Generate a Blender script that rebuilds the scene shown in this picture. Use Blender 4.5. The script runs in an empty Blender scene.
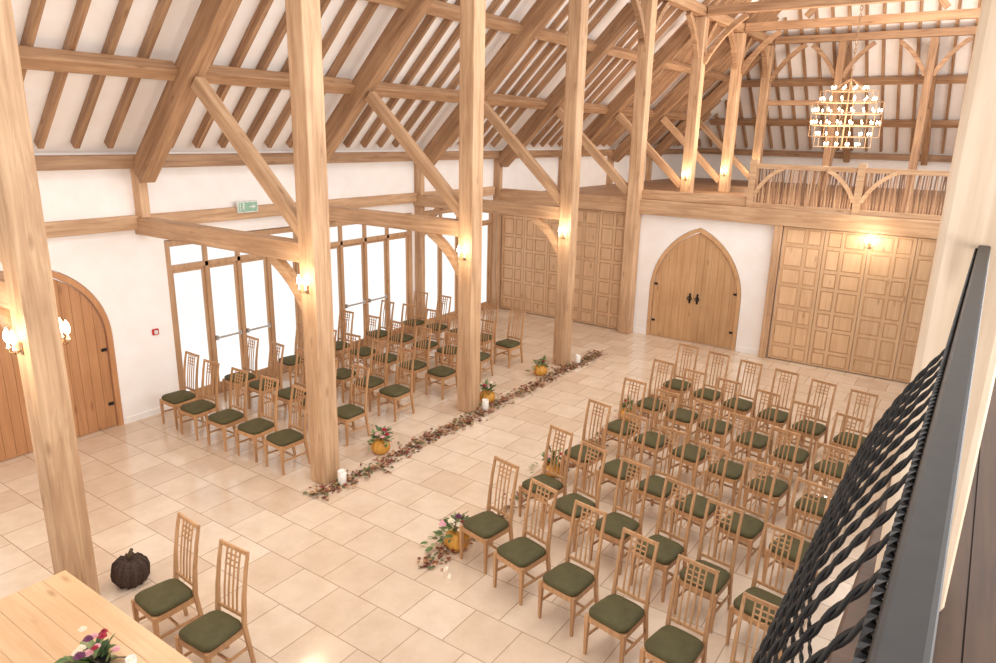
import bpy, bmesh, math, random
from mathutils import Vector, Matrix
random.seed(7)
S = bpy.context.scene
C = S.collection
PI = math.pi
ORD = ['first','second','third','fourth','fifth','sixth','seventh','eighth','ninth','tenth']

# ------------------------------------------------------------------ materials
def lin(c):
    return tuple(((x/255)/12.92 if x/255 <= .04045 else ((x/255+.055)/1.055)**2.4) for x in c) + (1,)

def newmat(name):
    m = bpy.data.materials.new(name); m.use_nodes = True
    nt = m.node_tree
    return m, nt, nt.nodes['Principled BSDF']

def plain(name, c1, c2=None, rough=.6, metal=0, scale=12, bump=0, trans=0, sheen=0):
    m, nt, b = newmat(name)
    c2 = c2 or tuple(max(0, x*.88) for x in c1)
    tc = nt.nodes.new('ShaderNodeTexCoord')
    n = nt.nodes.new('ShaderNodeTexNoise'); n.inputs['Scale'].default_value = scale; n.inputs['Detail'].default_value = 4
    r = nt.nodes.new('ShaderNodeValToRGB')
    r.color_ramp.elements[0].color = lin(c2); r.color_ramp.elements[0].position = .35
    r.color_ramp.elements[1].color = lin(c1); r.color_ramp.elements[1].position = .65
    nt.links.new(tc.outputs['Object'], n.inputs['Vector'])
    nt.links.new(n.outputs['Fac'], r.inputs['Fac'])
    nt.links.new(r.outputs['Color'], b.inputs['Base Color'])
    b.inputs['Roughness'].default_value = rough; b.inputs['Metallic'].default_value = metal
    b.inputs['Transmission Weight'].default_value = trans
    if sheen:
        b.inputs['Sheen Weight'].default_value = sheen; b.inputs['Sheen Roughness'].default_value = .4
        b.inputs['Sheen Tint'].default_value = lin(c1)
    if bump:
        bp = nt.nodes.new('ShaderNodeBump'); bp.inputs['Strength'].default_value = bump
        nt.links.new(n.outputs['Fac'], bp.inputs['Height']); nt.links.new(bp.outputs['Normal'], b.inputs['Normal'])
    return m

def wood(name, c1, c2, axis='x', rough=.55, fine=1.0, weather=.15):
    m, nt, b = newmat(name)
    tc = nt.nodes.new('ShaderNodeTexCoord')
    oi = nt.nodes.new('ShaderNodeObjectInfo')
    mul = nt.nodes.new('ShaderNodeMath'); mul.operation = 'MULTIPLY'; mul.inputs[1].default_value = 37.0
    add = nt.nodes.new('ShaderNodeVectorMath'); add.operation = 'ADD'
    nt.links.new(oi.outputs['Random'], mul.inputs[0])
    mp = nt.nodes.new('ShaderNodeMapping')
    sc = [14*fine]*3; sc['xyz'.index(axis)] = .9*fine
    mp.inputs['Scale'].default_value = sc
    nt.links.new(tc.outputs['Object'], add.inputs[0]); nt.links.new(mul.outputs[0], add.inputs[1])
    nt.links.new(add.outputs[0], mp.inputs['Vector'])
    n = nt.nodes.new('ShaderNodeTexNoise'); n.inputs['Scale'].default_value = 1.0; n.inputs['Detail'].default_value = 6
    n.inputs['Roughness'].default_value = .65; n.inputs['Distortion'].default_value = .6
    nt.links.new(mp.outputs['Vector'], n.inputs['Vector'])
    r = nt.nodes.new('ShaderNodeValToRGB')
    r.color_ramp.elements[0].color = lin(c2); r.color_ramp.elements[0].position = .3
    r.color_ramp.elements[1].color = lin(c1); r.color_ramp.elements[1].position = .66
    nt.links.new(n.outputs['Fac'], r.inputs['Fac'])
    # slow weathering tone along the piece
    n2 = nt.nodes.new('ShaderNodeTexNoise'); n2.inputs['Scale'].default_value = 1.1; n2.inputs['Detail'].default_value = 5
    nt.links.new(add.outputs[0], n2.inputs['Vector'])
    r2 = nt.nodes.new('ShaderNodeValToRGB')
    k = 1-weather
    r2.color_ramp.elements[0].color = (k, k*.97, k*.94, 1); r2.color_ramp.elements[0].position = .35
    r2.color_ramp.elements[1].color = (1, 1, 1, 1); r2.color_ramp.elements[1].position = .6
    nt.links.new(n2.outputs['Fac'], r2.inputs['Fac'])
    # small knots
    mp2 = nt.nodes.new('ShaderNodeMapping'); s2=[5*fine]*3; s2['xyz'.index(axis)] = 1.6*fine
    mp2.inputs['Scale'].default_value = s2
    nt.links.new(add.outputs[0], mp2.inputs['Vector'])
    vo = nt.nodes.new('ShaderNodeTexVoronoi'); vo.inputs['Scale'].default_value = 1.0
    nt.links.new(mp2.outputs['Vector'], vo.inputs['Vector'])
    r3 = nt.nodes.new('ShaderNodeValToRGB')
    r3.color_ramp.elements[0].color = (.48,.4,.32,1); r3.color_ramp.elements[0].position = .04
    r3.color_ramp.elements[1].color = (1,1,1,1); r3.color_ramp.elements[1].position = .17
    nt.links.new(vo.outputs['Distance'], r3.inputs['Fac'])
    mx = nt.nodes.new('ShaderNodeMix'); mx.data_type='RGBA'; mx.blend_type='MULTIPLY'; mx.inputs['Factor'].default_value=1
    mx2 = nt.nodes.new('ShaderNodeMix'); mx2.data_type='RGBA'; mx2.blend_type='MULTIPLY'; mx2.inputs['Factor'].default_value=.65
    nt.links.new(r.outputs['Color'], mx.inputs['A']); nt.links.new(r2.outputs['Color'], mx.inputs['B'])
    nt.links.new(mx.outputs['Result'], mx2.inputs['A']); nt.links.new(r3.outputs['Color'], mx2.inputs['B'])
    # piece-to-piece tone
    hv = nt.nodes.new('ShaderNodeHueSaturation')
    mr = nt.nodes.new('ShaderNodeMapRange'); mr.inputs['To Min'].default_value = .88; mr.inputs['To Max'].default_value = 1.06
    nt.links.new(oi.outputs['Random'], mr.inputs['Value']); nt.links.new(mr.outputs['Result'], hv.inputs['Value'])
    nt.links.new(mx2.outputs['Result'], hv.inputs['Color'])
    nt.links.new(hv.outputs['Color'], b.inputs['Base Color'])
    b.inputs['Roughness'].default_value = rough
    bp = nt.nodes.new('ShaderNodeBump'); bp.inputs['Strength'].default_value = .15
    nt.links.new(n.outputs['Fac'], bp.inputs['Height']); nt.links.new(bp.outputs['Normal'], b.inputs['Normal'])
    return m

def emis(name, c1, c2, strength, scale=2):
    m = bpy.data.materials.new(name); m.use_nodes = True; nt = m.node_tree
    nt.nodes.remove(nt.nodes['Principled BSDF'])
    e = nt.nodes.new('ShaderNodeEmission'); e.inputs['Strength'].default_value = strength
    tc = nt.nodes.new('ShaderNodeTexCoord')
    n = nt.nodes.new('ShaderNodeTexNoise'); n.inputs['Scale'].default_value = scale
    r = nt.nodes.new('ShaderNodeValToRGB')
    r.color_ramp.elements[0].color = lin(c2); r.color_ramp.elements[0].position = .4
    r.color_ramp.elements[1].color = lin(c1); r.color_ramp.elements[1].position = .6
    nt.links.new(tc.outputs['Object'], n.inputs['Vector']); nt.links.new(n.outputs['Fac'], r.inputs['Fac'])
    nt.links.new(r.outputs['Color'], e.inputs['Color'])
    nt.links.new(e.outputs[0], nt.nodes['Material Output'].inputs['Surface'])
    return m

def island(name, cols, rough=.6):
    m, nt, b = newmat(name)
    g = nt.nodes.new('ShaderNodeNewGeometry')
    r = nt.nodes.new('ShaderNodeValToRGB'); r.color_ramp.interpolation = 'CONSTANT'
    while len(r.color_ramp.elements) < len(cols): r.color_ramp.elements.new(.5)
    for i, c in enumerate(cols):
        r.color_ramp.elements[i].position = i/len(cols); r.color_ramp.elements[i].color = lin(c)
    nt.links.new(g.outputs['Random Per Island'], r.inputs['Fac'])
    nt.links.new(r.outputs['Color'], b.inputs['Base Color'])
    b.inputs['Roughness'].default_value = rough
    return m

def floor_mat():
    m, nt, b = newmat('limestone_tiles')
    tc = nt.nodes.new('ShaderNodeTexCoord')
    br = nt.nodes.new('ShaderNodeTexBrick')
    br.offset = .5; br.squash = 1
    br.inputs['Scale'].default_value = 1; br.inputs['Brick Width'].default_value = .56
    br.inputs['Row Height'].default_value = .56; br.inputs['Mortar Size'].default_value = .006
    br.inputs['Mortar Smooth'].default_value = .2; br.inputs['Bias'].default_value = 0
    br.inputs['Color1'].default_value = lin((234,215,193)); br.inputs['Color2'].default_value = lin((219,195,171))
    br.inputs['Mortar'].default_value = lin((178,152,128))
    nt.links.new(tc.outputs['Object'], br.inputs['Vector'])
    n = nt.nodes.new('ShaderNodeTexNoise'); n.inputs['Scale'].default_value = 2.6; n.inputs['Detail'].default_value = 8
    n.inputs['Roughness'].default_value = .65
    nt.links.new(tc.outputs['Object'], n.inputs['Vector'])
    r = nt.nodes.new('ShaderNodeValToRGB')
    r.color_ramp.elements[0].color = (.89,.855,.82,1); r.color_ramp.elements[0].position = .32
    r.color_ramp.elements[1].color = (1,1,1,1); r.color_ramp.elements[1].position = .6
    nt.links.new(n.outputs['Fac'], r.inputs['Fac'])
    mx = nt.nodes.new('ShaderNodeMix'); mx.data_type = 'RGBA'; mx.blend_type = 'MULTIPLY'
    mx.inputs['Factor'].default_value = 1
    nt.links.new(br.outputs['Color'], mx.inputs['A']); nt.links.new(r.outputs['Color'], mx.inputs['B'])
    nt.links.new(mx.outputs['Result'], b.inputs['Base Color'])
    b.inputs['Roughness'].default_value = .13
    b.inputs['Specular IOR Level'].default_value = .7
    bp = nt.nodes.new('ShaderNodeBump'); bp.inputs['Strength'].default_value = .15; bp.invert = True
    nt.links.new(br.outputs['Fac'], bp.inputs['Height']); nt.links.new(bp.outputs['Normal'], b.inputs['Normal'])
    return m

M = dict(
    floor=floor_mat(),
    plaster=plain('warm_white_plaster', (250,245,241), (247,240,234), .85, scale=3),
    ceil=plain('roof_plaster', (251,246,241), (248,240,233), .9, scale=3),
    oak=wood('post_oak', (221,183,145), (176,134,98)),
    roofoak=wood('roof_oak', (195,155,118), (143,103,72)),
    panel=wood('panel_oak', (226,189,150), (211,171,131), 'z', .45, 1, .1),
    groove_shade=wood('panel_groove_shade', (204,163,123), (190,149,110), 'z', .5, 1, .08),  # darker tone puts recess shade into the backing board's colour
    door=wood('door_oak', (216,173,128), (197,151,106), 'z', .45, 1, .1),
    sidedoor=wood('side_door_oak', (206,151,104), (184,128,84), 'z', .45, 1, .08),
    frame=wood('frame_oak', (208,168,130), (184,141,103), 'z', .5),
    table=wood('table_oak', (228,192,152), (214,172,130), 'x', .3),
    chair=wood('chair_beech', (210,163,118), (182,134,92), 'z', .38, 2),
    pale=wood('window_lit_oak', (222,200,176), (200,174,146), 'x', .6, 1, .1),  # oak lightened: overexposure from window light put into the colour
    dark=wood('dark_boards', (92,66,48), (62,44,33), 'y', .5),
    velvet=plain('olive_velvet', (88,82,49), (78,72,43), .8, scale=9, sheen=.35),
    iron=plain('black_iron', (42,39,38), (28,26,26), .32, .3),
    railm=plain('rail_dark_metal', (40,36,34), (32,29,28), .5, 0, scale=40),
    brass=plain('aged_metal', (160,128,96), (116,92,66), .4, .8),
    bronze=plain('bronze_bar', (168,134,100), (136,104,76), .5, .2),
    pane=emis('bright_window', (255,253,249), (244,242,239), 1.15, .9),  # daylight outside put into the panes as emission
    bulb=emis('warm_bulb', (255,230,190), (255,220,172), 26),
    candle=plain('candle_cream', (244,234,214), None, .5),
    orange=plain('golden_pumpkin', (232,172,76), (214,144,54), .45, scale=8),
    wicker=plain('dark_wicker', (84,62,50), (44,32,26), .8, scale=60, bump=.6),
    stem=plain('dry_stem', (98,80,56), None, .8),
    leaves=island('autumn_leaves', [(128,62,46),(150,96,60),(96,58,44),(170,122,84),(92,96,56),(136,72,62),(188,146,108),(110,112,70)]),
    green=island('green_foliage', [(98,122,70),(126,144,90),(80,102,62),(150,156,106),(116,98,70)]),
    red=plain('red_petals', (186,48,70), (144,30,52), .6, scale=30),
    pink=plain('pink_petals', (240,186,190), (226,158,168), .6, scale=30),
    cream=plain('cream_petals', (248,236,214), (236,218,188), .6, scale=30),
    purple=plain('plum_petals', (130,66,104), (98,42,76), .6, scale=30),
    glass=plain('frosted_candle_glass', (250,244,234), (242,234,222), .15),
    rods=island('hazel_rods', [(150,112,84),(176,136,104),(126,92,68),(196,158,124)], .7),
    redp=plain('red_plastic', (200,44,40), None, .4),
    white=plain('white_plastic', (236,236,230), None, .4),
    steel=plain('brushed_steel_bar', (200,194,188), (180,174,168), .35, .3),
    signg=plain('sign_green', (150,192,166), (138,182,154), .4),
)

# ------------------------------------------------------------------ mesh builder
class MB:
    def __init__(s): s.v = []; s.f = []
    def add(s, vs, fs):
        o = len(s.v); s.v += [Vector(v) for v in vs]; s.f += [[i+o for i in f] for f in fs]
    def box(s, x0,x1,y0,y1,z0,z1):
        s.add([(x0,y0,z0),(x1,y0,z0),(x1,y1,z0),(x0,y1,z0),(x0,y0,z1),(x1,y0,z1),(x1,y1,z1),(x0,y1,z1)],
              [(0,3,2,1),(4,5,6,7),(0,1,5,4),(1,2,6,5),(2,3,7,6),(3,0,4,7)]); return s
    def sweepbox(s, pts, ws, ds):
        vs=[]; fs=[]
        for (x,y,z),w,d in zip(pts,ws,ds):
            vs += [(x-w/2,y-d/2,z),(x+w/2,y-d/2,z),(x+w/2,y+d/2,z),(x-w/2,y+d/2,z)]
        n=len(pts)
        for i in range(n-1):
            for k in range(4):
                a=i*4+k; b=i*4+(k+1)%4; fs.append((a,b,b+4,a+4))
        fs += [(3,2,1,0),tuple((n-1)*4+k for k in range(4))]
        s.add(vs,fs); return s
    def bar(s, p, q, w, h, up=(0,0,1)):
        p=Vector(p); q=Vector(q); x=(q-p).normalized(); up=Vector(up)
        if abs(x.dot(up))>.97: up=Vector((0,1,0))
        y=up.cross(x).normalized(); z=x.cross(y)
        c=lambda o,a,b: o+y*(a*w/2)+z*(b*h/2)
        s.add([c(p,-1,-1),c(p,1,-1),c(p,1,1),c(p,-1,1),c(q,-1,-1),c(q,1,-1),c(q,1,1),c(q,-1,1)],
              [(3,2,1,0),(4,5,6,7),(0,1,5,4),(1,2,6,5),(2,3,7,6),(3,0,4,7)]); return s
    def tube(s, pts, r, n=8, closed=False, twist=0):
        pts=[Vector(p) for p in pts]; m=len(pts); vs=[]; fs=[]
        ref=None
        for i,p in enumerate(pts):
            a=pts[(i-1)%m] if (closed or i>0) else p
            b=pts[(i+1)%m] if (closed or i<m-1) else p
            t=(b-a).normalized()
            if ref is None:
                ref=Vector((0,0,1)) if abs(t.z)<.9 else Vector((1,0,0))
            u=(ref-t*ref.dot(t)).normalized(); w=t.cross(u); ref=u
            rr=r[i] if isinstance(r,(list,tuple)) else r
            for k in range(n):
                an=2*PI*k/n+twist*i
                vs.append(p+u*(rr*math.cos(an))+w*(rr*math.sin(an)))
        for i in range(m if closed else m-1):
            j=(i+1)%m
            for k in range(n):
                l=(k+1)%n; fs.append((i*n+k,i*n+l,j*n+l,j*n+k))
        if not closed: fs += [tuple(reversed(range(n))), tuple((m-1)*n+k for k in range(n))]
        s.add(vs,fs); return s
    def lathe(s, prof, n=16, c=(0,0,0), ribs=0, amp=0):
        vs=[]; fs=[]
        for r,z in prof:
            for k in range(n):
                a=2*PI*k/n; rr=r*(1-amp*abs(math.cos(ribs*a/2))**3) if ribs else r
                vs.append((c[0]+rr*math.cos(a),c[1]+rr*math.sin(a),c[2]+z))
        m=len(prof)
        for i in range(m-1):
            for k in range(n):
                l=(k+1)%n; fs.append((i*n+k,i*n+l,(i+1)*n+l,(i+1)*n+k))
        fs += [tuple(reversed(range(n))), tuple((m-1)*n+k for k in range(n))]
        s.add(vs,fs); return s
    def prism(s, poly, f, a, b):
        n=len(poly)
        s.add([f(p,a) for p in poly]+[f(p,b) for p in poly],
              [tuple(reversed(range(n))),tuple(range(n,2*n))]+[(i,(i+1)%n,(i+1)%n+n,i+n) for i in range(n)]); return s
    def leaf(s, c, L, W, yaw, tilt, roll=0):
        R=Matrix.Rotation(yaw,3,'Z')@Matrix.Rotation(tilt,3,'Y')@Matrix.Rotation(roll,3,'X')
        P=[(0,0,0),(.35*L,.5*W,.12*W),(.75*L,.38*W,.1*W),(L,0,-.06*L),(.75*L,-.38*W,.1*W),(.35*L,-.5*W,.12*W),(.5*L,0,0)]
        c=Vector(c)
        s.add([c+R@Vector(p) for p in P],[(0,1,6),(1,2,6),(2,3,6),(3,4,6),(4,5,6),(5,0,6)]); return s
    def build(s, name, mat, parent=None, world=False, smooth=False, bevel=0, origin=None, recalc=True):
        vs=s.v
        loc=None
        if parent is not None and world:
            inv=parent.matrix_basis.inverted(); vs=[inv@v for v in vs]
        elif parent is None and origin is not None:
            loc=Vector(origin); vs=[v-loc for v in vs]
        me=bpy.data.meshes.new(name); me.from_pydata([tuple(v) for v in vs],[],s.f)
        if recalc:
            bm=bmesh.new(); bm.from_mesh(me); bmesh.ops.recalc_face_normals(bm,faces=bm.faces); bm.to_mesh(me); bm.free()
        if smooth:
            for p in me.polygons: p.use_smooth=True
        me.materials.append(mat)
        o=bpy.data.objects.new(name,me); C.objects.link(o)
        if parent is not None: o.parent=parent
        if loc is not None: o.location=loc
        if bevel:
            b=o.modifiers.new('bevel','BEVEL'); b.width=bevel; b.segments=2; b.limit_method='ANGLE'
        return o

def tag(o, label, cat, group=None, kind=None):
    o['label']=label; o['category']=cat
    if group: o['group']=group
    if kind: o['kind']=kind
    return o
def thing(name, label, cat, loc=(0,0,0), rotz=0, group=None, kind=None):
    o=bpy.data.objects.new(name,None); C.objects.link(o); o.empty_display_size=.2
    o.location=loc; o.rotation_euler=(0,0,rotz)
    return tag(o,label,cat,group,kind)
def dup(root, loc, rotz, label=None, group=None):
    r=root.copy(); C.objects.link(r); r.location=loc; r.rotation_euler=(0,0,rotz)
    if label: r['label']=label
    if group: r['group']=group
    for ch in list(root.children):
        c=ch.copy(); C.objects.link(c); c.parent=r
        for g in list(ch.children):
            d=g.copy(); C.objects.link(d); d.parent=c
    return r
def timber(name,p,q,w,h,mat,label=None,cat='beam',group=None,up=(0,0,1),parent=None,bevel=.012):
    p=Vector(p); q=Vector(q); x=(q-p).normalized(); up=Vector(up)
    if abs(x.dot(up))>.97: up=Vector((1,0,0))
    y=up.cross(x).normalized(); z=x.cross(y)
    Mx=Matrix((x,y,z)).transposed().to_4x4(); Mx.translation=p
    L=(q-p).length
    o=MB().box(0,L,-w/2,w/2,-h/2,h/2).build(name,mat,bevel=bevel)
    if parent is not None:
        o.parent=parent; o.matrix_basis=parent.matrix_basis.inverted()@Mx
    else:
        o.matrix_basis=Mx
    if label: tag(o,label,cat,group)
    return o
def brace_mb(corner, dh, sh, sv, th=.13, w=.12, bow=.34, down=True):
    """curved knee brace from the post (sv below corner) to the beam (sh along dh)"""
    corner=Vector(corner); dh=Vector(dh).normalized(); up=Vector((0,0,-1 if down else 1))
    side=dh.cross(up).normalized(); m=MB(); n=9
    P0=up*sv; P2=dh*sh; P1=(P0+P2)*bow
    pts=[]
    for i in range(n):
        t=i/(n-1); pts.append(P0*(1-t)**2+P1*2*t*(1-t)+P2*t*t)
    vs=[]; fs=[]
    for i,p in enumerate(pts):
        t=(pts[min(i+1,n-1)]-pts[max(i-1,0)]).normalized(); nn=t.cross(side)
        for a,b in ((-1,-1),(1,-1),(1,1),(-1,1)):
            vs.append(corner+p+nn*(a*th/2)+side*(b*w/2))
    for i in range(n-1):
        for k in range(4):
            a=i*4+k; b=i*4+(k+1)%4; fs.append((a,b,b+4,a+4))
    fs += [(3,2,1,0),tuple((n-1)*4+k for k in range(4))]
    m.add(vs,fs); return m

# ------------------------------------------------------------------ dimensions
XW=-11.05; XA=-7.0; XR=-3.5; YE=16.0; YF=29.9
TR=[2.75+3.3*k for k in range(8)]
TR[4]=15.83
PW=.29
PL=15.35                     # roof plaster: z = X + PL
def st(name, mb, mat, label, cat, **k):
    return tag(mb.build(name,mat,**k),label,cat,kind='structure')

# floors
st('floor', MB().box(-11.35,4.3,-3,16.2,-.15,0), M['floor'],'pale limestone tiled hall floor','floor')
st('floor_upper', MB().box(-11.05,4.05,16.2,29.9,2.95,3.1), M['roofoak'],'boarded floor of the far gallery','floor')
m=MB(); m.box(.03,4.05,-3,15.9,2.95,3.08)
x=.03
while x<4.0:
    m.box(x,min(x+.134,4.05),-3,15.9,3.08,3.1); x+=.14
st('floor_gallery', m, M['dark'],'dark boarded floor of the near side gallery','floor')

# arch helper
def arch_pts(w,s,h,n=14):
    r=(w*w/4+(h-s)**2)/w; cx=-w/2+r; left=[]
    a1=math.atan2(h-s,0-cx)
    for i in range(n+1):
        a=PI+(a1-PI)*i/n; left.append((cx+r*math.cos(a), s+r*math.sin(a)))
    return left+[(-x,z) for x,z in reversed(left[:-1])]
def arch_z(x,w,s,h):
    r=(w*w/4+(h-s)**2)/w; cx=-w/2+r; x=-abs(x)
    return s+math.sqrt(max(0,r*r-(x-cx)**2))

# left wall
DL=dict(c=4.42,w=1.95,s=1.5,h=2.74)
m=MB(); T=XW-.3
H=4.3
m.box(T,XW,-3,3.3,0,H)
ap=[(DL['c']+x,z) for x,z in arch_pts(DL['w'],DL['s'],DL['h'])]
poly=[(3.3,0),(3.3,H),(5.55,H),(5.55,0),(DL['c']+DL['w']/2,0)]+list(reversed(ap))+[(DL['c']-DL['w']/2,0)]
m.prism(poly, lambda p,t:(t,p[0],p[1]), T, XW)
m.box(T,XW,5.55,6.4,0,H); m.box(T,XW,6.4,15.8,2.9,H)
m.box(T,XW,9.2,9.5,0,2.9); m.box(T,XW,12.5,12.8,0,2.9); m.box(T,XW,15.8,YF,0,H)
st('wall_left', m, M['plaster'],'white plastered outer wall on the window side','wall')
m=MB()
for a,b in ((-3,3.42),(5.42,6.4)): m.box(XW,XW+.02,a,b,0,.1)
st('baseboard_left', m, M['plaster'],'white skirting on the window-side wall','skirting')
# end wall with arched opening
DE=dict(c=-5.42,w=2.2,s=1.15,h=2.74)
ap=[(DE['c']+x,z) for x,z in arch_pts(DE['w'],DE['s'],DE['h'])]
poly=[(XW,0),(XW,2.95),(4.05,2.95),(4.05,0),(DE['c']+DE['w']/2,0)]+list(reversed(ap))+[(DE['c']-DE['w']/2,0)]
st('wall_end', MB().prism(poly, lambda p,t:(p[0],t,p[1]), YE, YE+.2), M['plaster'],'white plastered end wall around the arched doors','wall')
m=MB(); m.box(-6.85,-6.56,YE-.02,YE,0,.12); m.box(-4.28,-3.8,YE-.02,YE,0,.12)
st('baseboard_end', m, M['plaster'],'white skirting beside the arched double doors','skirting')
st('wall_far', MB().box(XW,4.05,YF,YF+.3,2.95,H), M['plaster'],'low white wall under the far hipped roof','wall')
# ceiling: left slope and hip
m=MB()
def slab(pts, nrm, t=.12):
    n=Vector(nrm).normalized()*t
    k=len(pts)
    m.add([Vector(p) for p in pts]+[Vector(p)+n for p in pts],[tuple(range(k)),tuple(range(2*k-1,k-1,-1))]+[(i,(i+1)%k,(i+1)%k+k,i+k) for i in range(k)])
zr=XR+PL
slab([(XW-.3,-3,XW-.3+PL),(XW-.3,YF+.3,XW-.3+PL),(XR,YF+XW-XR,zr),(XR,-3,zr)],(-1,0,1))
slab([(XW-.3,YF+.3,XW-.3+PL),(4.35,YF+.3,XW-.3+PL),(XR,YF+XW-XR,zr)],(0,1,1))
st('ceiling', m, M['ceil'],'white plastered underside of the pitched roof','ceiling')

# ------------------------------------------------------------------ timber frame
for k,y in enumerate(TR):
    o=ORD[k]
    z0 = 0 if y<16.2 else 3.1
    timber('arcade_post',(XA,y,z0),(XA,y,7.42 if k<4 else 7.72),PW,PW,M['oak'],
           f'tall square oak arcade post, {o} of its line counting from the table','post','oak arcade posts',up=(1,0,0),bevel=.02)
    xt = XR if k<4 else XA-.34
    d=.385*math.sqrt(2)
    timber('principal_rafter',(XW+.22,y,XW+.22+PL-d),(xt,y,xt+PL-d),.24,.34,M['roofoak'],
           f'heavy sloping oak principal rafter over the {o} arcade post','rafter','principal rafters')
    timber('aisle_strut',(XA-.15,y,3.42),(-9.2,y,-9.2+PL-.86),.15,.19,M['oak'],
           f'diagonal oak strut rising from the {o} arcade post to the roof','strut','diagonal aisle struts')
    if y<15:
        t=timber('aisle_tie_beam',(XW,y,3.18),(XA-.15,y,3.18),.22,.26,M['oak'],
           f'horizontal oak tie beam from the {o} arcade post to the window wall','beam','aisle tie beams')
        brace_mb((XA-.145,y,3.05),(-1,0,0),.7,.7).build('knee_brace',M['oak'],t,world=True)
        if k>1: brace_mb((XW+.14,y,3.05),(1,0,0),.6,.7).build('knee_brace',M['oak'],t,world=True)
    timber('wall_post',(XW+.07,y,3.31 if y<7 else (0 if y<16 else 3.1)),(XW+.07,y,4.07),.14,.26,M['oak'],
           f'oak wall post against the plaster opposite the {o} arcade post','post','oak wall posts',up=(1,0,0))
# longitudinal members
for k in range(7):
    a,b=TR[k]+.12,TR[k+1]-.12
    bay=f'{ORD[k]} roof bay from the table end'
    for nm,X in (('lower',-9.55),('upper',-8.27)):
        d=.26*math.sqrt(2)
        timber('purlin',(X,a,X+PL-d),(X,b,X+PL-d),.19,.19,M['roofoak'],f'{nm} oak purlin in the {bay}','purlin','oak purlins',up=(-1,0,1))
    for j in range(1,7):
        y=TR[k]+(TR[k+1]-TR[k])/7*j
        xt=min(XR, YF+XW-y-.2)
        d=.075*math.sqrt(2)
        timber('common_rafter',(XW+.22,y,XW+.22+PL-d),(xt,y,xt+PL-d),.076,.13,M['roofoak'],
               f'slim oak common rafter, {ORD[j-1]} in the {bay}','rafter','common rafters of the side roof slope',bevel=0)
for j in range(1,7):
    y=TR[7]+.48*j; xt=YF+XW-y-.2; d=.075*math.sqrt(2)
    timber('common_rafter',(XW+.22,y,XW+.22+PL-d),(xt,y,xt+PL-d),.076,.13,M['roofoak'],
           f'short oak common rafter near the far hip, {ORD[j-1]} past the last arcade post','rafter','common rafters of the side roof slope',bevel=0)
# hip rafters on the far end
for j in range(30):
    X=-10.4+.48*j
    if X>3.4: break
    top=min(X-XW-.2, 4.0-X-.2); top=max(.3,min(top,6.5)); d=.075*math.sqrt(2)
    zl=lambda yy: XW+PL+(YF-yy)-d
    timber('common_rafter',(X,YF-.22,zl(YF-.22)),(X,YF-top,zl(YF-top)),.076,.13,M['roofoak'],
           'slim oak common rafter on the far hipped end of the roof','rafter','common rafters of the far hip',bevel=0)
for nm,dy in (('lower',1.4),('upper',2.7)):
    zz=XW+PL+dy-.26*1.414
    timber('purlin',(XW+dy,YF-dy,zz),(4.0-dy,YF-dy,zz),.18,.18,M['roofoak'],f'{nm} oak purlin across the far hipped end','purlin','oak purlins',up=(0,1,1))
timber('arcade_plate',(XA,TR[0]-.3,7.85),(XA,TR[7]+.2,7.85),.24,.24,M['roofoak'],'long oak plate running along the tops of the arcade posts','beam')
timber('wall_plate',(XW+.1,-1,4.17),(XW+.1,YF-.25,4.17),.2,.2,M['roofoak'],'oak wall plate along the eaves above the windows','beam')
timber('wall_rail',(XW+.05,-1,3.24),(XW+.05,15.7,3.24),.1,.22,M['oak'],'oak rail along the wall above the windows','beam')
for k in range(4,8):
    y=TR[k]
    for s in (-1,1):
        if k==7 and s>0: continue
        tag(brace_mb((XA,y+s*PW/2,7.68),(0,s,0),.85,.95,.13,.12,.36).build('post_brace',M['roofoak'],origin=(XA,y,7)),
            f'curved oak brace at the top of the {ORD[k]} arcade post, {"near" if s<0 else "far"} side','brace','curved post braces')
for k in range(5,8):
    y=TR[k]
    t=timber('nave_tie_beam',(XA+.15,y,7.86),(0,y,7.86),.2,.22,M['roofoak'],
         f'oak tie beam crossing high over the far gallery from the {ORD[k]} arcade post','beam','high tie beams')
    brace_mb((XA+.145,y,7.7),(1,0,0),1.0,1.1,.13,.12,.36).build('knee_brace',M['roofoak'],t,world=True)
# end-aisle frame under the last tie: two posts, curved braces, struts back to the hip
y=TR[7]
for X,w_ in ((-4.75,'left'),(-2.25,'right')):
    timber('end_post',(X,y,3.1),(X,y,7.74),.22,.22,M['roofoak'],f'slender oak post at the far end, {w_} of the chandelier','post','far end posts',up=(1,0,0))
    for s in (-1,1):
        tag(brace_mb((X+s*.11,y,7.67),(s,0,0),.8,1.0,.12,.1,.36).build('post_brace',M['roofoak'],origin=(X,y,7)),
            f'curved oak brace on the {"left" if s<0 else "right"} side of the far end post, {w_} of the chandelier','brace','curved post braces')
    timber('aisle_strut',(X,y+.2,3.6),(X,YF-2.3,XW+PL+2.3-.86),.14,.18,M['roofoak'],
           f'diagonal oak strut rising to the far hip, {w_} of the chandelier','strut','diagonal aisle struts')
    timber('principal_rafter',(X,YF-.25,XW+PL+.25-.5),(X,y+.32,XW+PL+YF-y-.32-.5),.2,.28,M['roofoak'],
       f'heavy oak rafter on the far hip, {w_} of the chandelier','rafter','principal rafters')
timber('end_rail',(XA+PW/2,y,5.9),(-4.87,y,5.9),.14,.16,M['roofoak'],'oak rail between the last arcade post and the first far end post','beam')
for X,X2,w_ in ((-5.2,-3.9,'left'),(-1.8,-3.1,'right')):
    timber('roof_strut',(X,TR[6],8.05),(X2,TR[6],9.6),.14,.16,M['roofoak'],f'oak strut rising from the middle high tie beam, {w_} of the chandelier chain','strut')
timber('far_wall_plate',(XW+.22,YF-.12,4.2),(4,YF-.12,4.2),.2,.22,M['roofoak'],'oak wall plate at the foot of the far hip','beam')
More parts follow.
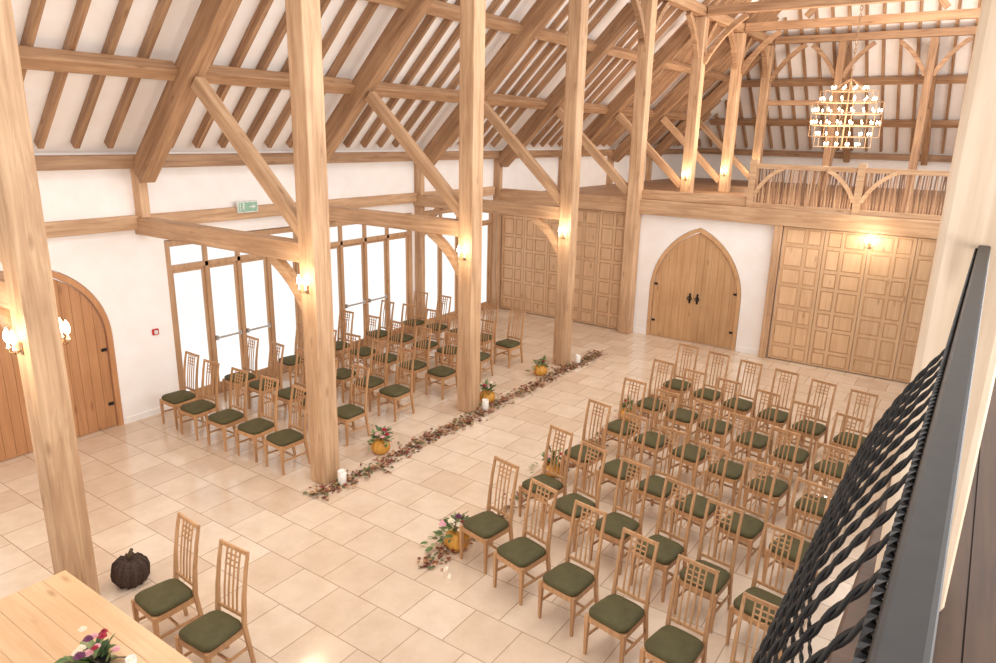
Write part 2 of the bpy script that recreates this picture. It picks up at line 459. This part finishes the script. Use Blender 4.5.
# gallery beam on end wall
timber('gallery_beam',(XW+.15,YE-.06,3.12),(XA-PW/2,YE-.06,3.12),.24,.34,M['oak'],'oak beam over the panelling between the window wall and fifth arcade post','beam')
timber('gallery_beam',(XA+PW/2,YE-.06,3.12),(4.0,YE-.06,3.12),.24,.34,M['oak'],'long oak beam below the hazel balustrade, over the arched doors','beam')
timber('gallery_kerb',(XA+PW/2,YE-.04,3.4),(-4.43,YE-.04,3.4),.1,.21,M['oak'],'oak kerb board on the gallery edge over the arched doors','beam')
timber('door_post',(-3.68,YE-.085,0),(-3.68,YE-.085,2.95),.16,.16,M['oak'],'oak post between the white door wall and the panelling','post',up=(1,0,0))
timber('gallery_edge_beam',(-.09,-3,2.95),(-.09,15.8,2.95),.2,.3,M['dark'],'dark beam along the edge of the near gallery','beam')
timber('gallery_post',(-.015,2.79,3.1),(-.015,2.79,7.7),.27,.23,M['pale'],'oak post pale with window light beside the black gallery rail','post',up=(1,0,0),bevel=.025)

# ------------------------------------------------------------------ windows
def window(n,y0,y1,pushbars):
    r=thing(f'window_{n}',f'bright glazed oak doors and fanlights, {ORD[n-1]} bay of the window wall','window',(XW,y0,0),0,kind='structure')
    L=y1-y0; x0,x1=-.16,-.02
    f=MB(); f.box(x0,x1,0,.1,0,2.88); f.box(x0,x1,L-.1,L,0,2.88); f.box(x0,x1,.1,L-.1,2.78,2.88)
    f.box(x0,x1,.1,L-.1,2.38,2.46); f.box(x0,x1,.1,L-.1,0,.05)
    pw=(L-.2)/4
    for i in range(1,4): f.box(x0,x1,.1+pw*i-.032,.1+pw*i+.032,.05,2.78)
    f.build('window_frame',M['frame'],r)
    for i in range(4):
        a=.1+pw*i+(.032 if i else 0); b=.1+pw*(i+1)-(.032 if i<3 else 0)
        d=MB(); s=.045
        d.box(-.13,-.06,a,a+s,.05,2.38); d.box(-.13,-.06,b-s,b,.05,2.38); d.box(-.13,-.06,a+s,b-s,.05,.2); d.box(-.13,-.06,a+s,b-s,2.32,2.38)
        ds=d.build('sash',M['frame'],r)
        MB().box(-.11,-.09,a+s,b-s,.2,2.32).build('pane',M['pane'],ds)
        MB().box(-.11,-.09,a,b,2.46,2.78).build('fanlight',M['pane'],r)
        if i in pushbars:
            p=MB(); p.bar((-.01,a+.05,1.05),(-.01,b-.05,1.05),.025,.032); p.box(-.06,.0,a+.03,a+.07,1.01,1.09); p.box(-.06,.0,b-.07,b-.03,1.01,1.09)
            p.build('push_bar',M['steel'],r)
window(1,6.4,9.2,(1,2)); window(2,9.5,12.5,(1,2)); window(3,12.8,15.8,())

# ------------------------------------------------------------------ doors
def arched_door(n,loc,rotz,w,s,h,label,mat):
    r=thing(f'door_{n}',label,'door',loc,rotz,kind='structure')
    fw=.08
    out=arch_pts(w-.02,s,h-.01); inn=arch_pts(w-.02-2*fw,s,h-.01-fw*1.25)
    poly=[(-w/2+.01,0)]+out+[(w/2-.01,0),(w/2-.01-fw,0)]+list(reversed(inn))+[(-w/2+.01+fw,0)]
    MB().prism(poly,lambda p,t:(p[0],t,p[1]),-.012,.14).build('door_frame',mat,r)
    W=w-.04-2*fw; hh=h-.02-fw*1.25
    for sgn in (-1,1):
        lf=MB(); np_=6; pw=W/2/np_
        for i in range(np_):
            a=i*pw+.003; b=(i+1)*pw-.002
            xs=[a,a+(b-a)/3,a+(b-a)*2/3,b]
            poly=[(sgn*a,.01),(sgn*b,.01)]+[(sgn*x,max(.05,arch_z(x,W,s,hh)-.004)) for x in reversed(xs)]
            lf.prism(poly,lambda p,t:(p[0],t,p[1]),.03,.08)
        xs=[W/2*i/10 for i in range(11)]
        lf.prism([(sgn*x,.01) for x in (0.002,W/2)]+[(sgn*max(x,.002),arch_z(x,W,s,hh)-.006) for x in reversed(xs)],lambda p,t:(p[0],t,p[1]),.045,.07)
        l=lf.build('door_leaf',mat,r)
        hd=MB(); x=sgn*.09
        hd.box(x-.022,x+.022,.015,.03,.94,1.18)
        hd.tube([(x+.05*math.cos(t*PI/5),.0,1.06+.05*math.sin(t*PI/5)) for t in range(10)],.01,6,True)
        hd.box(x-.012,x+.012,-.005,.02,1.1,1.13)
        hd.build('door_handle',M['iron'],l)
        for z in (.4,1.3):
            hg=MB(); hg.bar((sgn*(W/2-.01),.022,z),(sgn*(W/2-.09),.022,z),.012,.05); hg.build('hinge',M['iron'],l)
    return r
arched_door(1,(DE['c'],YE,0),0,DE['w'],DE['s'],DE['h'],'pointed arched oak double doors in the white end wall',M['door'])
arched_door(2,(XW,DL['c'],0),PI/2,DL['w'],DL['s'],DL['h'],'arched oak doors in the side wall behind the nearest post',M['sidedoor'])

# ------------------------------------------------------------------ panelled partitions
def partition(x0,x1,nl,label):
    r=thing('panelled_partition',label,'partition',((x0+x1)/2,YE-.1,0),0,'oak panelled partitions')
    wl=(x1-x0)/nl
    for i in range(nl):
        a=x0-(x0+x1)/2+wl*i+.005; b=a+wl-.01
        m=MB(); cols=2; bw=.06; z0=.02; z1=2.93
        hsl=[.30,.44,.34,.44,.34,.44,.34]; tot=sum(hsl); zs=[z0]
        for q in hsl: zs.append(zs[-1]+q/tot*(z1-z0))
        fr=[0,.43,1] if i%2 else [0,.57,1]
        xs=[a+(b-a)*t for t in fr]
        m.box(a,a+bw,.02,.04,z0,z1); m.box(b-bw,b,.02,.04,z0,z1)
        m.box(xs[1]-bw/2,xs[1]+bw/2,.021,.04,z0,z1)
        for z in zs: m.box(a+bw,b-bw,.022,.04,max(z0,z-bw/2),min(z1,z+bw/2))
        lf=m.build('leaf',M['panel'],r)
        MB().box(a,b,.034,.06,z0,z1).build('backing_board',M['groove_shade'],lf)
        m=MB()
        for q in range(len(hsl)):
            for c in range(cols):
                ax=xs[c]+(bw if c==0 else bw/2)+.022; bx=xs[c+1]-(bw if c==1 else bw/2)-.022
                m.box(ax,bx,.025,.036,zs[q]+bw*.5+.022,zs[q+1]-bw*.5-.022)
        m.build('raised_field',M['panel'],lf,bevel=.006)
    return r
partition(XW+.2,-7.2,5,'oak panelled partition between the window wall and the fifth arcade post')
partition(-3.58,3.9,9,'oak panelled partition right of the arched doors, carrying a wall light')

# ------------------------------------------------------------------ far gallery balustrade
r=thing('gallery_balustrade','rustic hazel rod balustrade along the far gallery edge','balustrade',(-2.25,YE-.05,3.29))
x0,x1=-4.35+2.25,3.9+2.25
MB().box(x0,x1,-.05,.05,.82,.92).build('top_rail',M['oak'],r)
MB().box(x0,x1,-.04,.04,.02,.1).build('bottom_rail',M['oak'],r)
m=MB(); x=x0+.06
while x<x1-.04:
    j=random.uniform(-.012,.012)
    m.tube([(x,random.uniform(-.01,.01),.1),(x+j,random.uniform(-.02,.02),.46),(x+random.uniform(-.02,.02),0,.82)],random.uniform(.013,.021),5)
    x+=random.uniform(.034,.056)
m.build('hazel_rods',M['rods'],r)
for X in (x0,0,x1):
    MB().box(X-.07,X+.07,-.08,.08,0,1.0).build('newel',M['oak'],r)
for s in (-1,1):
    brace_mb((s*.07,-.06,.84),(s,0,0),.55,.6,.08,.05,.3).build('curved_brace',M['oak'],r)
brace_mb((x0+.07,-.06,.84),(1,0,0),.55,.6,.08,.05,.3).build('curved_brace',M['oak'],r)

# ------------------------------------------------------------------ near gallery railing
r=thing('gallery_railing','black iron railing with bowed twisted bars at the camera side','railing',(0,0,3.1))
MB().box(-.016,.017,-1.0,2.66,1.286,1.3).build('handrail',M['railm'],r,bevel=.005)
tw=[]
for i in range(620):
    tw.append((-.0195,-1+3.64*i/619,1.288))
MB().tube(tw,.0045,4,twist=.55).build('twisted_rail',M['iron'],r)
MB().box(-.02,.02,-1.0,2.66,.05,.07).build('bottom_rail',M['iron'],r)
y=-.35
while y<1.5:
    m=MB()
    for ph in (0,PI):
        pts=[]
        for i in range(150):
            t=i/149; z=.07+1.212*(1-t)
            a=ph+t*2*PI*22
            pts.append((-.175*math.sin(PI*t**.85)+.0024*math.cos(a), y+.0024*math.sin(a), z))
        m.tube(pts,.0027,5)
    m.build('baluster',M['iron'],r,smooth=True)
    y+=.074

# ------------------------------------------------------------------ chair
CH=1.13
def backy(z):
    P=[(0,.265),(.44,.2),(.72,.225),(.95,.262),(CH,.302)]
    for (a,ya),(b,yb) in zip(P,P[1:]):
        if z<=b: return ya+(yb-ya)*(z-a)/(b-a)
    return .302
def make_chair(label,group):
    r=thing('dining_chair',label,'chair',(0,0,0),0,group)
    m=MB(); n=28; prof=[(.428,.96),(.45,1.0),(.472,.985),(.49,.9),(.502,.65),(.507,.25)]
    vs=[];fs=[]
    for z,s in prof:
        for k in range(n):
            a=2*PI*k/n; ca,sa=math.cos(a),math.sin(a)
            yy=math.copysign(abs(sa)**.4,sa); xx=math.copysign(abs(ca)**.4,ca)
            hw=.222-.028*(yy+1)/2
            vs.append((xx*hw*s,-.005+yy*.212*s,z))
    for i in range(len(prof)-1):
        for k in range(n):
            l=(k+1)%n; fs.append((i*n+k,i*n+l,(i+1)*n+l,(i+1)*n+k))
    fs+= [tuple(reversed(range(n))),tuple((len(prof)-1)*n+k for k in range(n))]
    m.add(vs,fs); m.build('seat',M['velvet'],r,smooth=True)
    m=MB(); m.bar((-.19,-.195,.395),(.19,-.195,.395),.026,.06); m.bar((-.17,.195,.395),(.17,.195,.395),.026,.06)
    for s in (-1,1): m.bar((s*.195,-.195,.395),(s*.172,.195,.395),.026,.06)
    m.build('seat_frame',M['chair'],r)
    for s in (-1,1):
        MB().sweepbox([(s*.198,-.198,.428),(s*.198,-.198,.33),(s*.198,-.2,0)],[.04,.04,.024],[.04,.04,.024]).build('leg',M['chair'],r)
        zs=[0,.2,.44,.58,.72,.85,.95,CH]
        MB().sweepbox([(s*(.178 if z>.1 else .182),backy(z),z) for z in zs],[.026,.032,.034,.031,.029,.027,.027,.025],[.03,.036,.04,.036,.032,.028,.026,.022]).build('leg',M['chair'],r)
        MB().bar((s*.198,-.198,.2),(s*.179,backy(.2),.2),.018,.024).build('stretcher',M['chair'],r)
    MB().bar((-.188,.02,.2),(.188,.02,.2),.018,.022).build('stretcher',M['chair'],r)
    MB().bar((-.18,backy(CH-.018),CH-.018),(.18,backy(CH-.018),CH-.018),.02,.036).build('crest_rail',M['chair'],r)
    MB().bar((-.17,backy(.53),.53),(.17,backy(.53),.53),.018,.03).build('cross_rail',M['chair'],r)
    for x in (-.084,-.028,.028,.084):
        zs=[.53,.72,.95,CH-.03]
        MB().sweepbox([(x,backy(z),z) for z in zs],[.0155]*4,[.011]*4).build('slat',M['chair'],r)
    m=MB()
    for z in (.95,.998,1.046): m.bar((-.088,backy(z),z),(.088,backy(z),z),.01,.012)
    m.build('lattice',M['chair'],r)
    return r
G0='pair of chairs at the registrar table'
ch=make_chair('oak high-backed chair at the table, nearer the dark wicker pumpkin',G0)
ch.location=(-5.76,2.98,0); ch.rotation_euler=(0,0,math.radians(-4))
dup(ch,(-5.0,2.96,0),math.radians(3),'oak high-backed chair at the table, farther from the dark wicker pumpkin',G0)
rowsY=[5.97,7.2,8.4,9.6,10.8,11.95]
for ri,ry in enumerate(rowsY):
    for ci in range(5):
        dup(ch,(-10.4+.665*ci-.035*ri+random.uniform(-.03,.03),ry+random.uniform(-.04,.04),0),math.radians(random.uniform(-5,5)),
            f'oak high-backed chair, {ORD[ri]} row of the window-side block, {ORD[ci]} chair from the windows','window-side block of chairs')
for ri in range(6):
    for ci in range(6):
        X=-4.07+(.615 if ri==0 else .585)*ci
        Y=5.8+1.18*ri-.255*(X+4.07)
        dup(ch,(X+random.uniform(-.02,.02),Y+random.uniform(-.03,.03),0),math.radians(-9+random.uniform(-4,4)),
            f'oak high-backed chair, {ORD[ri]} row of the gallery-side block, {ORD[ci]} chair from the flowers','gallery-side block of chairs')

# ------------------------------------------------------------------ table
r=thing('registrar_table','polished oak table in the corner carrying a flower arrangement','table',(-5.4,1.95,0))
m=MB()
for i in range(5): m.box(-1.04,1.04,-.5+.2*i+.001,-.5+.2*(i+1)-.001,.71,.75)
m.build('tabletop',M['table'],r,bevel=.003)
m=MB()
for y in (-.42,.42): m.box(-.94,.94,y-.012,y+.012,.61,.71)
for x in (-.94,.94): m.box(x-.012,x+.012,-.42,.42,.61,.71)
m.build('apron',M['table'],r)
for x in (-.95,.95):
    for y in (-.42,.42):
        MB().sweepbox([(x,y,.71),(x,y,0)],[.08,.055],[.08,.055]).build('leg',M['table'],r)

# ------------------------------------------------------------------ flowers
def bloom(c,R):
    m=MB()
    for q,(s,h) in enumerate(((1,.35),(.8,.55),(.55,.75),(.3,.9))):
        m.lathe([(R*.15,0),(R*s*.8,R*h*.35),(R*s,R*h*.8),(R*s*.92,R*h),(R*s*.6,R*h*.8)],15,c,ribs=5+q,amp=.18)
    return m
def bunch(r,z,R,nleaf,flowers,seed,up=.6,fr=(.15,.23),trail=0):
    rnd=random.Random(seed)
    m=MB()
    for i in range(nleaf):
        a=rnd.uniform(0,2*PI); q=rnd.random()
        m.leaf((R*.5*q*math.cos(a),R*.5*q*math.sin(a),z+rnd.uniform(-.02,R*up)),rnd.uniform(.4,.75)*R,rnd.uniform(.16,.28)*R,a+rnd.uniform(-.5,.5),rnd.uniform(-1.2,.4),rnd.uniform(-.6,.6))
    # greenery trailing over the rim and onto the floor
    for i in range(trail):
        a=rnd.uniform(1.6,4.8); q=rnd.uniform(.6,1.5); zz=max(.012,z*(1-(q-.5)*1.05))
        m.leaf((R*q*math.cos(a),R*q*math.sin(a),zz+rnd.uniform(0,.03)),rnd.uniform(.3,.5)*R,rnd.uniform(.14,.24)*R,a+rnd.uniform(-.8,.8),rnd.uniform(-.25,.15),rnd.uniform(-.4,.4))
    m.build('foliage',M['green'],r,recalc=False)
    for i,col in enumerate(flowers):
        a=2.4*i+rnd.uniform(-.4,.4); q=R*rnd.uniform(.15,.8)
        bloom((q*math.cos(a),q*math.sin(a),z+R*rnd.uniform(.3,.8)),R*rnd.uniform(*fr)).build('flower',M[col],r,smooth=True)
r=thing('flower_arrangement','low arrangement of red and pink flowers on the oak table','flowers',(-5.02,2.0,.75))
MB().lathe([(.1,0),(.12,.02),(.11,.035),(.1,.035)],16).build('bowl',M['iron'],r,smooth=True)
bunch(r,.02,.24,60,['red','pink','cream','pink','purple','pink','red','cream','pink','cream','purple','red'],3,.15,(.12,.19))
r=thing('candle_jar','small pale glass candle jar beside the table flowers','candle',(-4.74,2.14,.75),0,'glass candle jars')
MB().lathe([(.035,0),(.04,.02),(.04,.1),(.036,.1),(.033,.03)],14).build('glass',M['glass'],r,smooth=True)
MB().lathe([(.022,.03),(.022,.085),(.003,.09)],10).build('candle',M['candle'],r)
JAR=r
for (x,y,l) in ((-6.72,6.1,'glass candle jar at the foot of the second arcade post'),(-6.74,9.5,'glass candle jar at the foot of the third arcade post'),(-6.72,12.85,'glass candle jar at the foot of the fourth arcade post')):
    d=dup(JAR,(x,y,0),0,l); d.scale=(1.5,1.5,2.0)

def pumpkin_vase(x,y,label,seed,fl,R=.145,B=.21,trail=8):
    r=thing('pumpkin_vase',label,'pumpkin',(x,y,0),0,'flower-filled orange pumpkins')
    prof=[(.35*R,.0),(.8*R,.12*R),(1.0*R,.5*R),(1.02*R,.8*R),(.9*R,1.2*R),(.6*R,1.45*R),(.5*R,1.42*R)]
    MB().lathe(prof,40,ribs=10,amp=.12).build('pumpkin',M['orange'],r,smooth=True)
    bunch(r,1.42*R,B,46,fl,seed,trail=trail)
pumpkin_vase(-7.0,7.15,'orange pumpkin of flowers between the second and third arcade posts',11,['red','cream','pink','red','cream','pink'])
pumpkin_vase(-6.95,9.85,'orange pumpkin of flowers just past the third arcade post',12,['cream','pink','red','cream'])
pumpkin_vase(-6.98,11.75,'orange pumpkin of flowers just before the fourth arcade post',13,['red','pink','cream'])
pumpkin_vase(-4.5,5.82,'orange pumpkin of flowers beside the front gallery-side chair',14,['cream','pink','cream','red','pink','cream','purple','pink'],.15,.23,36)
pumpkin_vase(-4.55,8.1,'orange pumpkin of flowers beside the third gallery-side row',15,['red','cream','pink'])
pumpkin_vase(-4.55,10.6,'orange pumpkin of flowers beside the fifth gallery-side row',16,['cream','pink','red'])

def garland(x,y0,y1,n,label,seed,sd=.085):
    rnd=random.Random(seed); m=MB()
    for i in range(n):
        y=rnd.uniform(y0,y1); xx=x+rnd.gauss(0,sd)+.03*math.sin(y*3)
        m.leaf((xx,y,.005+abs(rnd.gauss(0,.018))),rnd.uniform(.04,.085),rnd.uniform(.026,.05),rnd.uniform(0,2*PI),rnd.uniform(-.45,.1),rnd.uniform(-.4,.4))
    o=m.build('leaf_garland',M['leaves'],origin=(x,(y0+y1)/2,0),recalc=False)
    tag(o,label,'leaves',kind='stuff')
garland(-6.72,5.6,13.9,1600,'scattered red and brown autumn leaves along the arcade posts',5)
garland(-4.52,5.25,12.2,900,'scattered autumn leaves along the ends of the gallery-side rows',6,.075)

# wicker pumpkin
r=thing('wicker_pumpkin','dark brown wicker pumpkin standing by the nearest arcade post','pumpkin',(-6.86,3.22,0))
R=.18
prof=[(.3*R,0),(.75*R,.1*R),(1.0*R,.55*R),(1.03*R,.9*R),(.92*R,1.35*R),(.62*R,1.65*R),(.25*R,1.62*R)]
MB().lathe(prof,48,ribs=12,amp=.2).build('body',M['wicker'],r,smooth=True)
for k in range(12):
    a=2*PI*(k+.5)/12
    MB().tube([(rr*1.02*math.cos(a),rr*1.02*math.sin(a),z+.003) for rr,z in prof],.006,5).build('rib',M['wicker'],r)
MB().tube([(0,0,1.58*R),(.01,0,1.9*R),(.04,.02,2.3*R)],[.03,.022,.018],7).build('stem',M['stem'],r,smooth=True)

# ------------------------------------------------------------------ lamps
def point(loc,w,col=(1,.83,.62),rad=.1):
    l=bpy.data.lights.new('sconce_glow','POINT'); l.energy=w; l.color=col; l.shadow_soft_size=rad
    o=bpy.data.objects.new('sconce_glow',l); C.objects.link(o); o.location=loc; return o
def make_sconce(label):
    r=thing('wall_light',label,'wall light',(0,0,0),0,'twin candle wall lights')
    MB().box(-.03,.03,-.01,0,-.07,.05).build('back_plate',M['brass'],r,bevel=.004)
    for s in (-1,1):
        MB().tube([(0,-.01,-.03),(s*.03,-.06,-.05),(s*.055,-.08,-.04),(s*.06,-.08,-.01)],.005,6).build('arm',M['brass'],r,smooth=True)
        c=MB().lathe([(.008,-.012),(.02,0),(.02,.006),(.011,.008),(.011,.05)],10,(s*.06,-.08,0)).build('candle',M['candle'],r)
        MB().lathe([(.008,.05),(.028,.075),(.031,.11),(.02,.15),(.004,.185)],12,(s*.06,-.08,0)).build('bulb',M['bulb'],c,smooth=True)
    return r
SC=make_sconce('twin candle wall light on the near face of the first arcade post')
SC.location=(XA,TR[0]-PW/2-.001,2.75)
dup(SC,(XA,TR[0]+PW/2+.001,2.75),PI,'twin candle wall light on the far face of the first arcade post')
spots=[(XA,TR[0]-.5,2.86,24),(XA,TR[0]+.5,2.86,24)]
for k in (1,2,3):
    dup(SC,(XA,TR[k]-PW/2-.001,2.75),0,f'twin candle wall light on the {ORD[k]} arcade post'); spots.append((XA,TR[k]-.45,2.86,15))
dup(SC,(-1.9,YE-.082,2.7),0,'twin candle wall light on the oak panelling of the end wall'); spots.append((-1.9,YE-.6,2.85,24))
for k in (5,6,7):
    dup(SC,(XA,TR[k]-PW/2-.001,3.65),0,f'twin candle wall light low on the {ORD[k]} arcade post in the far gallery'); spots.append((XA,TR[k]-.45,3.8,14))
for x,y,z,w in spots: point((x,y,z),w)

# chandelier : open globe of thin bars
r=thing('chandelier','open globe chandelier of thin bronze bars and small lights over the far gallery','chandelier',(XR-.02,20.8,4.5))
tiers=((.44,0.06,10),(.68,.32,14),(.84,.60,18),(.84,.90,18),(.68,1.18,14),(.44,1.45,10))
m=MB(); m.tube([(0,0,0),(0,0,1.85)],.018,8); m.build('stem',M['bronze'],r)
ch_=MB(); z=1.85; q=0
while z<6.6:
    pts=[(.03*math.cos(t*PI/4) if q%2 else 0, 0 if q%2 else .03*math.cos(t*PI/4), z+.06+.065*math.sin(t*PI/4)) for t in range(8)]
    ch_.tube(pts,.009,4,True); z+=.1; q+=1
ch_.build('chain',M['bronze'],r)
NS=8
for i in range(NS):
    a=2*PI*i/NS; m=MB()
    # stepped outline: upright at each tier, then a short horizontal step
    seq=[(.02,.06)]
    for (r0,z0,_),(r1,z1,_) in zip(tiers,tiers[1:]):
        big=max(r0,r1)
        if r1>r0: seq += [(r0,z0),(r1,z0),(r1,z1)]
        else: seq += [(r0,z0),(r0,z1),(r1,z1)]
    seq += [(.02,1.75)]
    for (r0,z0),(r1,z1) in zip(seq,seq[1:]):
        if abs(r0-r1)+abs(z0-z1)<1e-4: continue
        m.bar((r0*math.cos(a),r0*math.sin(a),z0),(r1*math.cos(a),r1*math.sin(a),z1),.014,.014)
    m.build('upright_bar',M['bronze'],r)
cd=None
for rad,z,n in tiers:
    m=MB()
    for i in range(NS):
        a=2*PI*i/NS; b=2*PI*(i+1)/NS
        m.bar((rad*math.cos(a),rad*math.sin(a),z),(rad*math.cos(b),rad*math.sin(b),z),.016,.028)
    m.build('ring_bar',M['bronze'],r)
    for i in range(n):
        a=2*PI*(i+.37)/n
        seg=PI/NS; off=(a%(2*seg))-seg; rr=rad*math.cos(seg)/math.cos(off)
        if cd is None:
            cd=MB().lathe([(.009,0),(.016,.006),(.008,.01),(.008,.035)],8).build('candle',M['candle'],r)
            MB().lathe([(.007,.035),(.021,.056),(.019,.08),(.004,.108)],8).build('bulb',M['bulb'],cd,smooth=True)
            c=cd
        else:
            c=cd.copy(); C.objects.link(c); c.parent=r
            bb=cd.children[0].copy(); C.objects.link(bb); bb.parent=c
        c.location=(rr*math.cos(a),rr*math.sin(a),z+.014)
point((XR,20.8,5.25),230,rad=.6)

# ------------------------------------------------------------------ signs
r=thing('exit_sign','green emergency exit sign on the oak rail above the windows','sign',(XW+.1,7.95,3.34),0)
MB().box(0,.05,-.21,.21,-.09,.11).build('housing',M['white'],r,bevel=.005)
MB().box(.05,.054,-.19,.19,-.07,.09).build('face',M['signg'],r)
m=MB()
def flat(poly): m.prism(poly,lambda p,t:(t,p[0],p[1]),.0545,.057)
flat([(.02,0),(.1,0),(.1,-.03),(.16,.01),(.1,.05),(.1,.02),(.02,.02)])
flat([(-.09+.018*math.cos(i*PI/5),.06+.018*math.sin(i*PI/5)) for i in range(10)])
flat([(-.11,.04),(-.075,.035),(-.085,-.01),(-.06,-.055),(-.075,-.06),(-.1,-.015),(-.135,-.045),(-.145,-.03),(-.11,-.005)])
flat([(-.17,-.06),(-.155,-.06),(-.155,.08),(-.17,.08)])
m.build('pictogram',M['white'],r)
r=thing('fire_call_point','small red fire alarm call point on the white wall','call point',(XW,6.08,1.42),0)
MB().box(0,.04,-.05,.05,-.05,.05).build('box',M['redp'],r,bevel=.005)
MB().box(.04,.043,-.03,.03,-.03,.03).build('press_panel',M['white'],r)

# ------------------------------------------------------------------ light
w=bpy.data.worlds.new('World'); S.world=w; w.use_nodes=True
bg=w.node_tree.nodes['Background']; bg.inputs['Color'].default_value=(1,.982,.965,1); bg.inputs['Strength'].default_value=1.17
def area(loc,rot,sx,sy,e,col):
    l=bpy.data.lights.new('fill_light','AREA'); l.shape='RECTANGLE'; l.size=sx; l.size_y=sy; l.energy=e; l.color=col
    o=bpy.data.objects.new('fill_light',l); C.objects.link(o); o.location=loc; o.rotation_euler=rot
area((-2.5,6,10.2),(0,math.radians(-12),0),4,14,500,(1,.975,.95))  # added overhead fill, no fitting hangs there
area((3.2,10,4.6),(0,math.radians(130),0),3,22,1400,(1,.975,.95))  # added fill out of view, brightens the roof slope from below
area((-1.5,22.5,9.0),(0,0,0),3,4,90,(1,.91,.82))  # added fill above the far gallery
area((-3.5,19.0,3.6),(math.radians(155),0,0),5,2,320,(1,.91,.82))  # added fill facing up, brightens the far roof

# ------------------------------------------------------------------ camera
f=708.0; p=math.radians(15.6); psi=math.radians(34.4); rho=math.radians(1.3)
h=Vector((-math.sin(psi),math.cos(psi),0)); R0=Vector((math.cos(psi),math.sin(psi),0)); Z=Vector((0,0,1))
F=h*math.cos(p)-Z*math.sin(p); U0=h*math.sin(p)+Z*math.cos(p)
Rt=R0*math.cos(rho)+U0*math.sin(rho); Up=U0*math.cos(rho)-R0*math.sin(rho)
cam=bpy.data.cameras.new('camera'); cam.sensor_width=36; cam.lens=f/996*36; cam.clip_start=.02
co=bpy.data.objects.new('camera',cam); C.objects.link(co)
Mx=Matrix((Rt,Up,-F)).transposed().to_4x4(); Mx.translation=(0,0,4.7); co.matrix_world=Mx
S.camera=co
S.view_settings.view_transform='Standard'
